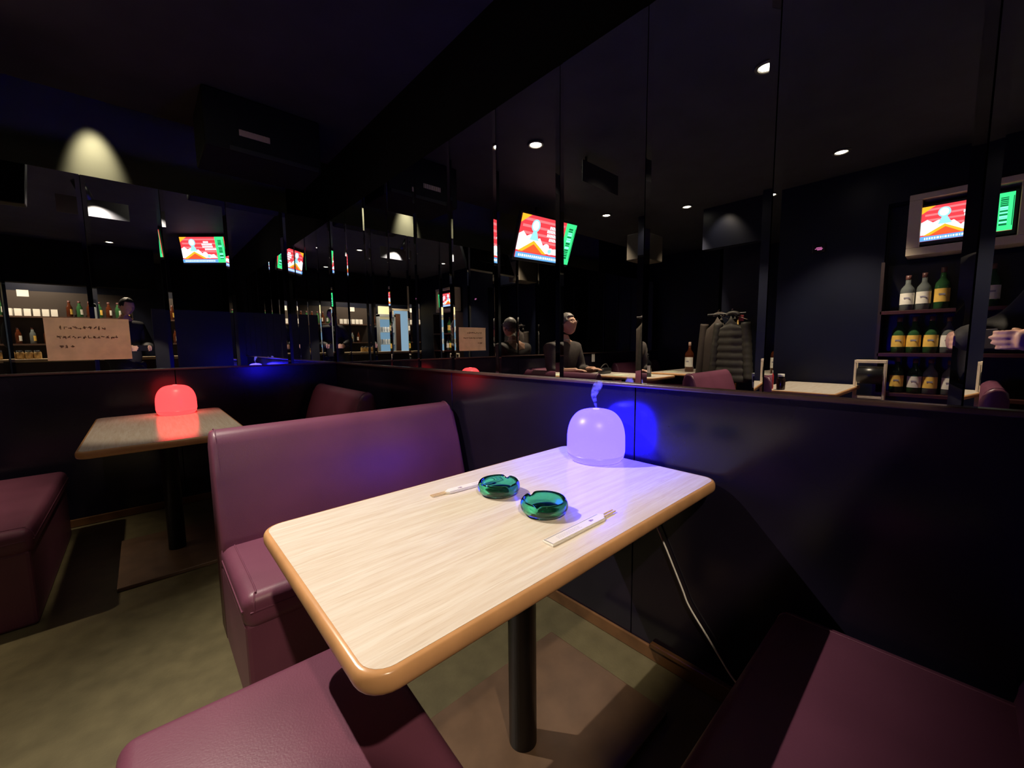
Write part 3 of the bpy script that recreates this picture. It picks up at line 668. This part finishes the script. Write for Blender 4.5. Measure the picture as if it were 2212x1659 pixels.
# ---------------------------------------------------------------- the bar behind the camera
t = thing('bar_counter', 'dark bar counter with pale top along the back of the room', 'counter', V(-3.0, -3.5, FZ))
obj('front', BX((-1.85, -.30, 0), (1.35, 0, .92)), mat('bar_front', (.03, .016, .016), .4), t)
obj('top', BX((-1.87, -.36, .92), (1.37, .03, .965), .006), mat('bar_top', (.60, .46, .30), .3, vary=.12, scale=10), t)
t = thing('back_shelf', 'open wall shelf behind the bar counter', 'shelf', V(-2.9, -6.15, FZ))
for z in (1.16, 1.58): obj('shelf_board', BX((-.48, -.05, z), (1.1, .16, z + .025)), mat('bar_shelf', (.06, .03, .02), .5), t)
obj('back_panel', BX((-.48, -.06, .9), (1.1, -.05, 2.0)), mat('bar_back', (.035, .025, .02), .5), t)
for k in range(6):
    o = obj('carton', BX((-.036, -.05, 0), (.036, .05, .11), .002), WHITEP, loc=V(-3.55 + .23 * k, -5.98, (1.605 + .0 - CH) / S)); tag(o, 'white carton on the bar\'s upper shelf, %s from the left in the back mirror' % ORD[k], 'carton', 'cartons on the bar shelf')
for k in range(7):
    x = -2.0 + .28 * k
    bottle('bottle on the bar\'s upper shelf, %s from the cartons' % ORD[k], V(x, -5.98, (1.605 - CH) / S), GB if k % 2 else AMB, LW if k % 3 else LY, .036, .26, None, 'bar shelf bottles')
for k in range(8):
    x = -3.4 + .36 * k
    bottle('bottle on the bar\'s lower shelf, %s from the cartons\' end' % ORD[k], V(x, -5.98, (1.185 - CH) / S), GC if k % 2 else AMB, LY if k % 2 else LW, .034, .25, None, 'bar shelf bottles')
o = obj('wall_card', BX((-.06, -.004, -.05), (.06, .004, .05)), PAPER, loc=V(-3.2, YS + .03, 2.15)); tag(o, 'small white card pinned high behind the bar', 'card')
o = obj('price_banner', BX((-.17, -.006, -.16), (.17, .006, .16)), mat('banner_cream', (.8, .68, .40), .6, emit=(.9, .75, .42), es=.5), loc=V(-5.1, -5.95, 2.0)); tag(o, 'cream lit panel above the drinks fridge', 'panel')
t = thing('drinks_fridge', 'glass-fronted drinks fridge glowing pale blue behind the bar', 'fridge', V(-5.1, -5.95, FZ))
bm = bmesh.new()
for lo, hi in (((-.22, -.13, 0), (-.19, .12, 1.85)), ((.19, -.13, 0), (.22, .12, 1.85)), ((-.22, -.13, 1.80), (.22, .12, 1.86)), ((-.22, -.13, 0), (.22, .12, .5)), ((-.22, -.14, 0), (.22, -.12, 1.85))): box(bm, lo, hi)
obj('cabinet', bm, mat('fridge_grey', (.30, .33, .36), .4), t)
obj('light_panel', BX((-.188, -.118, .51), (.188, -.112, 1.79)), emat('fridge_light', (.42, .72, .95), .55), t)
for z in (.82, 1.12, 1.42): obj('shelf', BX((-.188, -.11, z), (.188, .10, z + .012)), mat('fridge_shelf', (.6, .7, .78), .3), t)
CAN = mat('can_silver', (.55, .6, .66), .3, vary=.2, scale=40)
can0 = None
for j, z in enumerate((.832, 1.132, 1.432)):
    for k in range(5):
        if can0 is None:
            can0 = obj('drink_can', lathe(bmesh.new(), [(0, 0), (.030, 0), (.033, .006), (.033, .11), (.028, .12), (0, .12)], 16), CAN, smooth=True); c = can0
        else: c = can0.copy(); C.objects.link(c)
        c.location = V(-5.1, -5.95, FZ) + Vector((-.148 + .074 * k, .02, z)); tag(c, 'silver can in the fridge, %s shelf from the bottom, %s along' % (ORD[j], ORD[k]), 'can', 'cans in the fridge')
t = thing('lit_doorway', 'pale blue lit doorway beside the drinks fridge', 'doorway', V(-6.30, YS, FZ))
obj('opening', BX((-.20, .0, 0), (.20, .02, 1.98)), emat('doorway_light', (.45, .68, .85), .75), t)
obj('frame', box(box(box(bmesh.new(), (-.235, 0, 0), (-.20, .05, 2.0)), (.20, 0, 0), (.235, .05, 2.0)), (-.235, 0, 1.98), (.235, .05, 2.03)), CREAMT, t)
obj('curtain', BX((.02, .03, .9), (.16, .05, 1.9)), mat('brown_curtain', (.12, .05, .03), .8), t)
for k in range(5):
    t = thing('glass_jar', 'jar of pale snacks on the bar counter, %s from the wall end' % ORD[k], 'jar', V(-3.5 + .20 * k, -3.75, FZ) + Vector((0, 0, .9655)), 0, 'jars on the bar counter')
    obj('jar', lathe(bmesh.new(), [(0, 0), (.036, 0), (.038, .01), (.038, .085), (.03, .1), (0, .1)], 16), mat('jar_amber', (.62, .42, .18), .3, vary=.35, scale=60), t, smooth=True)
    obj('lid', lathe(bmesh.new(), [(.031, .1), (.032, .118), (0, .12)], 16), CHROME, t, smooth=True)
spot('bar_beam', V(-3.0, -4.6, CEIL - .05), V(-3.0, -5.6, -.4), 120, cone=120)
spot('bar_beam', V(-5.2, -4.6, CEIL - .05), V(-5.2, -5.6, -.4), 60, cone=120)

# ---------------------------------------------------------------- people
def grow(verts, edges, root=0, sub=1):
    me = bpy.data.meshes.new('tmp'); me.from_pydata([v[0] for v in verts], edges, []); o = bpy.data.objects.new('tmp', me); C.objects.link(o)
    sk = o.modifiers.new('skin', 'SKIN'); sk.use_smooth_shade = True
    for i, v in enumerate(verts):
        r = v[1]; me.skin_vertices[0].data[i].radius = r if isinstance(r, tuple) else (r, r)
        me.skin_vertices[0].data[i].use_root = (i == root)
    s = o.modifiers.new('sub', 'SUBSURF'); s.levels = sub; s.render_levels = sub
    dg = bpy.context.evaluated_depsgraph_get(); ev = o.evaluated_get(dg); m2 = bpy.data.meshes.new_from_object(ev)
    bpy.data.objects.remove(o); return m2
def head_bm(bm, M, face=(0, 1, 0)):
    """head looking along +y in its own frame, centre at eye-level midpoint; 0.225 m tall"""
    g = bmesh.ops.create_uvsphere(bm, u_segments=40, v_segments=28, radius=1.0)
    for v in g['verts']:
        x, y, z = v.co
        px, py, pz = x * .076, y * .094, z * .116
        if z < 0: px *= 1 - .30 * (-z) ** 1.5; py = py * (1 - .16 * -z) + .010 * (-z)
        if y > 0: py -= .010 * (1 - abs(z)) * 0 + .006 * max(0, z)
        fx, fz = px, pz
        if y > .3:
            py += .024 * math.exp(-(fx / .011) ** 2 - ((fz + .022) / .018) ** 2)      # nose
            py += .010 * math.exp(-(fx / .008) ** 2 - ((fz - .002) / .018) ** 2)      # bridge
            for s in (-1, 1):
                py -= .010 * math.exp(-((fx - s * .030) / .014) ** 2 - ((fz - .008) / .010) ** 2)   # eye sockets
                py += .005 * math.exp(-((fx - s * .030) / .018) ** 2 - ((fz - .030) / .008) ** 2)   # brows
                py += .006 * math.exp(-((fx - s * .038) / .016) ** 2 - ((fz + .022) / .016) ** 2)   # cheeks
            py += .006 * math.exp(-(fx / .020) ** 2 - ((fz + .055) / .006) ** 2)      # upper lip
            py += .006 * math.exp(-(fx / .017) ** 2 - ((fz + .067) / .006) ** 2)      # lower lip
            py += .008 * math.exp(-(fx / .022) ** 2 - ((fz + .100) / .014) ** 2)      # chin
        v.co = M @ Vector((px, py, pz))
    for s in (-1, 1):
        g = bmesh.ops.create_uvsphere(bm, u_segments=12, v_segments=10, radius=1.0)
        for v in g['verts']: v.co = M @ Vector((s * (.077 + .008 * v.co.x), -.008 + .018 * v.co.y - .006 * abs(v.co.x), -.012 + .031 * v.co.z))
def hair_bm(M, bald=0.0, r=1.07):
    bm = bmesh.new(); g = bmesh.ops.create_uvsphere(bm, u_segments=32, v_segments=24, radius=1.0)
    kill = []
    for v in g['verts']:
        x, y, z = v.co
        line = .52 + bald if y > .25 else (-.05 - .42 * max(0, -y) if y > -.95 else -.5)
        if y > .25 and abs(x) > .72: line = .1
        if z < line: kill.append(v)
        else:
            j = 1 + .02 * math.sin(9 * x) * math.sin(11 * y + 3 * z)
            v.co = M @ Vector((x * .076 * r * j, y * .094 * r * j, z * .116 * (r - .01) * j))
    bmesh.ops.delete(bm, geom=kill, context='VERTS'); 
    bmesh.ops.solidify(bm, geom=bm.faces[:], thickness=.006)
    return bm
def finger_chain(verts, edges, root, base, d1, d2, lens, r):
    p = Vector(base); i0 = root; d = Vector(d1).normalized(); d2 = Vector(d2)
    for k, l in enumerate(lens):
        verts.append((tuple(p), r * (1 - .1 * k))); edges.append((i0, len(verts) - 1)) if i0 is not None else None
        i0 = len(verts) - 1; p = p + d * l; d = (d + d2).normalized()
    verts.append((tuple(p), r * .84)); edges.append((i0, len(verts) - 1))
def palm(at, rad, yaw=0.0):
    bm = bmesh.new(); g = bmesh.ops.create_uvsphere(bm, u_segments=20, v_segments=14, radius=1.0); R = Matrix.Rotation(yaw, 4, 'Z')
    for v in g['verts']:
        c = [math.copysign(abs(q) ** .75, q) for q in v.co]
        v.co = R @ Vector((c[0] * rad[0], c[1] * rad[1], c[2] * rad[2])) + Vector(at)
    me = bpy.data.meshes.new('palm'); bm.to_mesh(me); bm.free(); return me
def merged_body(meshes, headM, name, parent, voxel=.0052):
    bm = bmesh.new()
    for me in meshes: bm.from_mesh(me); bpy.data.meshes.remove(me)
    head_bm(bm, headM)
    me = bpy.data.meshes.new(name); bm.to_mesh(me); bm.free()
    o = bpy.data.objects.new(name, me); C.objects.link(o)
    md = o.modifiers.new('remesh', 'REMESH'); md.mode = 'VOXEL'; md.voxel_size = voxel; md.use_smooth_shade = True
    dg = bpy.context.evaluated_depsgraph_get(); m2 = bpy.data.meshes.new_from_object(o.evaluated_get(dg)); m2.materials.clear(); m2.materials.append(SKIN)
    bpy.data.objects.remove(o); o = bpy.data.objects.new(name, m2); C.objects.link(o); o.parent = parent; return o
def meshobj(name, me, m, parent):
    me.name = name; me.materials.clear(); me.materials.append(m); o = bpy.data.objects.new(name, me); C.objects.link(o); o.parent = parent; return o
def frame(fwd, at, roll=0):
    f = Vector(fwd).normalized(); r = f.cross(Vector((0, 0, 1))).normalized(); u = r.cross(f)
    M = Matrix((r, f, u)).transposed().to_4x4(); M.translation = Vector(at); return M

# photographer, standing right behind the lens; local frame: +y looks along the camera, x to the right
F0 = Vector((math.sin(YAW), math.cos(YAW), 0)); R0 = Vector((math.cos(YAW), -math.sin(YAW), 0))
t = thing('person', 'person in a black jacket holding up a phone, seen at the right mirror\'s edge', 'person', Vector((0, 0, 0)) - F0 * .43 + R0 * .20, -YAW)
bv = [((0, 0, .93), (.125, .09)), ((0, .0, 1.10), (.125, .09)), ((0, -.01, 1.28), (.15, .10)), ((0, -.01, 1.42), (.14, .085)), ((0, .005, 1.50), (.058, .058)), ((0, .02, 1.57), (.055, .055)),
      ((-.18, .0, 1.42), .046), ((-.30, .10, 1.16), .034), ((-.295, .29, 1.10), .027), ((-.288, .345, 1.095), (.036, .022)), ((.18, -.01, 1.42), .046), ((.23, .05, 1.14), .034), ((.03, .275, 1.10), .027), ((-.02, .345, 1.095), (.036, .022)),
      ((-.10, 0, .85), .078), ((-.105, .02, .48), .055), ((-.11, 0, .09), .040), ((-.12, .10, .045), .035), ((.10, 0, .85), .078), ((.105, .02, .48), .055), ((.11, 0, .09), .040), ((.12, .10, .045), .035)]
be = [(0, 1), (1, 2), (2, 3), (3, 4), (4, 5), (3, 6), (6, 7), (7, 8), (8, 9), (3, 10), (10, 11), (11, 12), (12, 13), (0, 14), (14, 15), (15, 16), (16, 17), (0, 18), (18, 19), (19, 20), (20, 21)]
parts = [grow(bv, be)]
for s in (-1, 1):
    px, py, pz = -.20 + (.178 if s > 0 else -.088), .352, 1.095
    parts.append(palm((px + s * .004, py + .002, pz), (.017, .040, .041), s * .25))
    for k, (dz, l) in enumerate(((.030, .021), (.010, .024), (-.011, .022), (-.030, .018))):      # four fingers wrap the phone's far face
        vv, ee = [], []; finger_chain(vv, ee, None, (px - s * .008, py + .022, pz + dz), (-s * .62, .75, 0), (-s * .50, -.20, 0), (l * 1.35, l * 1.1, l), .0092); parts.append(grow(vv, ee))
    vv, ee = [], []; finger_chain(vv, ee, None, (px - s * .012, py - .012, pz + .018), (-s * .8, .2, .55), (-s * .3, .1, -.2), (.03, .026), .0098); parts.append(grow(vv, ee))
hdm = frame((-.25, 1, -.32), (0, .06, 1.665))
merged_body(parts, hdm, 'body', t)
obj('hair', hair_bm(hdm), DARKHAIR, t, smooth=True)
jv = [((0, 0, .80), (.185, .15)), ((0, .0, 1.10), (.172, .138)), ((0, -.01, 1.28), (.185, .135)), ((0, -.01, 1.41), (.165, .11)), ((0, -.01, 1.475), (.085, .08))]
jv += [((-.18, .0, 1.41), .092), ((-.305, .09, 1.15), .085), ((-.292, .318, 1.098), .056), ((.18, -.01, 1.41), .092), ((.245, .04, 1.135), .088), ((.004, .310, 1.098), .056)]
je = [(0, 1), (1, 2), (2, 3), (3, 4), (3, 5), (5, 6), (6, 7), (3, 8), (8, 9), (9, 10)]
meshobj('jacket', grow(jv, je, sub=2), JACKET, t)
tv = [((0, 0, 1.04), (.172, .135)), ((-.10, 0, .82), .122), ((-.105, .02, .48), .088), ((-.11, 0, .08), .072), ((.10, 0, .82), .122), ((.105, .02, .48), .088), ((.11, 0, .08), .072)]
meshobj('trousers', grow(tv, [(0, 1), (1, 2), (2, 3), (0, 4), (4, 5), (5, 6)], sub=2), TROUS, t)
for s in (-1, 1): obj('shoe', BX((s * .115 - .05, -.075, 0), (s * .115 + .05, .20, .085), .035, 4), BLACKPL, t, smooth=True)
# the phone: its lens sits at the camera
t = thing('phone', 'dark phone held sideways in both hands at the right mirror\'s edge', 'phone', V(0, 0, 0) - F0 * .022, -YAW)
obj('case', BX((-.040, -.012, -.038), (.125, -.003, .038), .003, 3), BLACKPL, t)
obj('camera_bump', BX((-.016, -.003, -.016), (.016, -.001, .016), .001), BLACKMETAL, t)

# man seated, in profile, looking towards -y and up at a television
MO = Vector((-3.12 * S, 7.84 * S, 0))
t = thing('person', 'grey-haired man with glasses and dark jacket looking up, seen in the right mirror', 'person', MO, PI); t.scale = (1.12, 1.12, 1.10)
hd = frame((0.10, 1, .30), (0, .03, 1.205))
bv = [((0, -.06, .50), (.15, .12)), ((0, -.07, .64), (.15, .115)), ((0, -.05, .82), (.17, .12)), ((0, -.035, .965), (.15, .09)), ((0, -.02, 1.04), (.058, .058)), ((0, -.01, 1.11), (.056, .056)),
      ((-.185, -.03, .95), .064), ((-.24, .02, .70), .05), ((-.17, .22, .715), .038), ((-.14, .285, .725), (.034, .022)), ((.185, -.03, .95), .064), ((.24, .02, .70), .05), ((.17, .22, .715), .038), ((.14, .285, .725), (.034, .022)),
      ((-.10, .02, .47), .095), ((-.12, .40, .46), .066), ((-.12, .40, .09), .047), ((-.12, .52, .045), .042), ((.10, .02, .47), .095), ((.12, .40, .46), .066), ((.12, .40, .09), .047), ((.12, .52, .045), .042)]
be = [(0, 1), (1, 2), (2, 3), (3, 4), (4, 5), (3, 6), (6, 7), (7, 8), (8, 9), (3, 10), (10, 11), (11, 12), (12, 13), (0, 14), (14, 15), (15, 16), (16, 17), (0, 18), (18, 19), (19, 20), (20, 21)]
parts = [grow(bv, be)]
for s in (-1, 1):
    px, py, pz = s * .135, .30, .725
    parts.append(palm((px, py - .015, pz), (.040, .046, .015)))
    for dx, l in ((-.024, .026), (-.008, .029), (.008, .027), (.023, .021)):
        vv, ee = [], []; finger_chain(vv, ee, None, (px + dx, py + .012, pz), (-s * .15, 1, .05), (0, 0, -.28), (l, l * .8, l * .7), .0082); parts.append(grow(vv, ee))
    vv, ee = [], []; finger_chain(vv, ee, None, (px - s * .022, py - .02, pz), (-s * .8, .6, 0), (s * .2, .2, -.1), (.03, .026), .0098); parts.append(grow(vv, ee))
merged_body(parts, hd, 'body', t)
obj('hair', hair_bm(hd, -.10, 1.09), GREYHAIR, t, smooth=True)
jv = [(p, (r[0] * 1.13 + .008, r[1] * 1.13 + .008) if isinstance(r, tuple) else r) for p, r in bv[:4]] + [((0, -.028, 1.035), (.078, .072))]
jv += [(bv[i][0], bv[i][1] * 1.25 + .008) for i in (6, 7)] + [((-.185, .17, .715), .05)] + [(bv[i][0], bv[i][1] * 1.25 + .008) for i in (10, 11)] + [((.185, .17, .715), .05)]
meshobj('jacket', grow(jv, je, sub=2), GREYJKT, t)
obj('shirt_collar', lathe(bmesh.new(), [(.062, 1.005), (.068, 1.012), (.064, 1.045), (.058, 1.04)], 24, off=(0, -.022, 0), closed=True), WHITEP, t, smooth=True)
tv = [((0, -.06, .54), (.160, .130)), ((-.10, .02, .475), .108), ((-.12, .40, .47), .082), ((-.12, .40, .11), .066), ((.10, .02, .475), .108), ((.12, .40, .47), .082), ((.12, .40, .11), .066)]
meshobj('trousers', grow(tv, [(0, 1), (1, 2), (2, 3), (0, 4), (4, 5), (5, 6)], sub=2), TROUS, t)
for s in (-1, 1): obj('shoe', BX((s * .12 - .05, .33, 0), (s * .12 + .05, .60, .085), .035, 4), BLACKPL, t, smooth=True)
bm = bmesh.new()
for s in (-1, 1):
    tube(bm, [hd @ Vector((s * .032 + .026 * math.cos(a), .094, .006 + .019 * math.sin(a))) for a in [2 * PI * k / 20 for k in range(21)]], .0018, 6)
    tube(bm, [hd @ Vector((s * .058, .092, .010)), hd @ Vector((s * .079, .05, .010)), hd @ Vector((s * .083, -.015, .004))], .0018, 6)
tube(bm, [hd @ Vector((-.007, .097, .010)), hd @ Vector((.007, .097, .010))], .0018, 6)
obj('glasses', bm, BLACKPL, t)
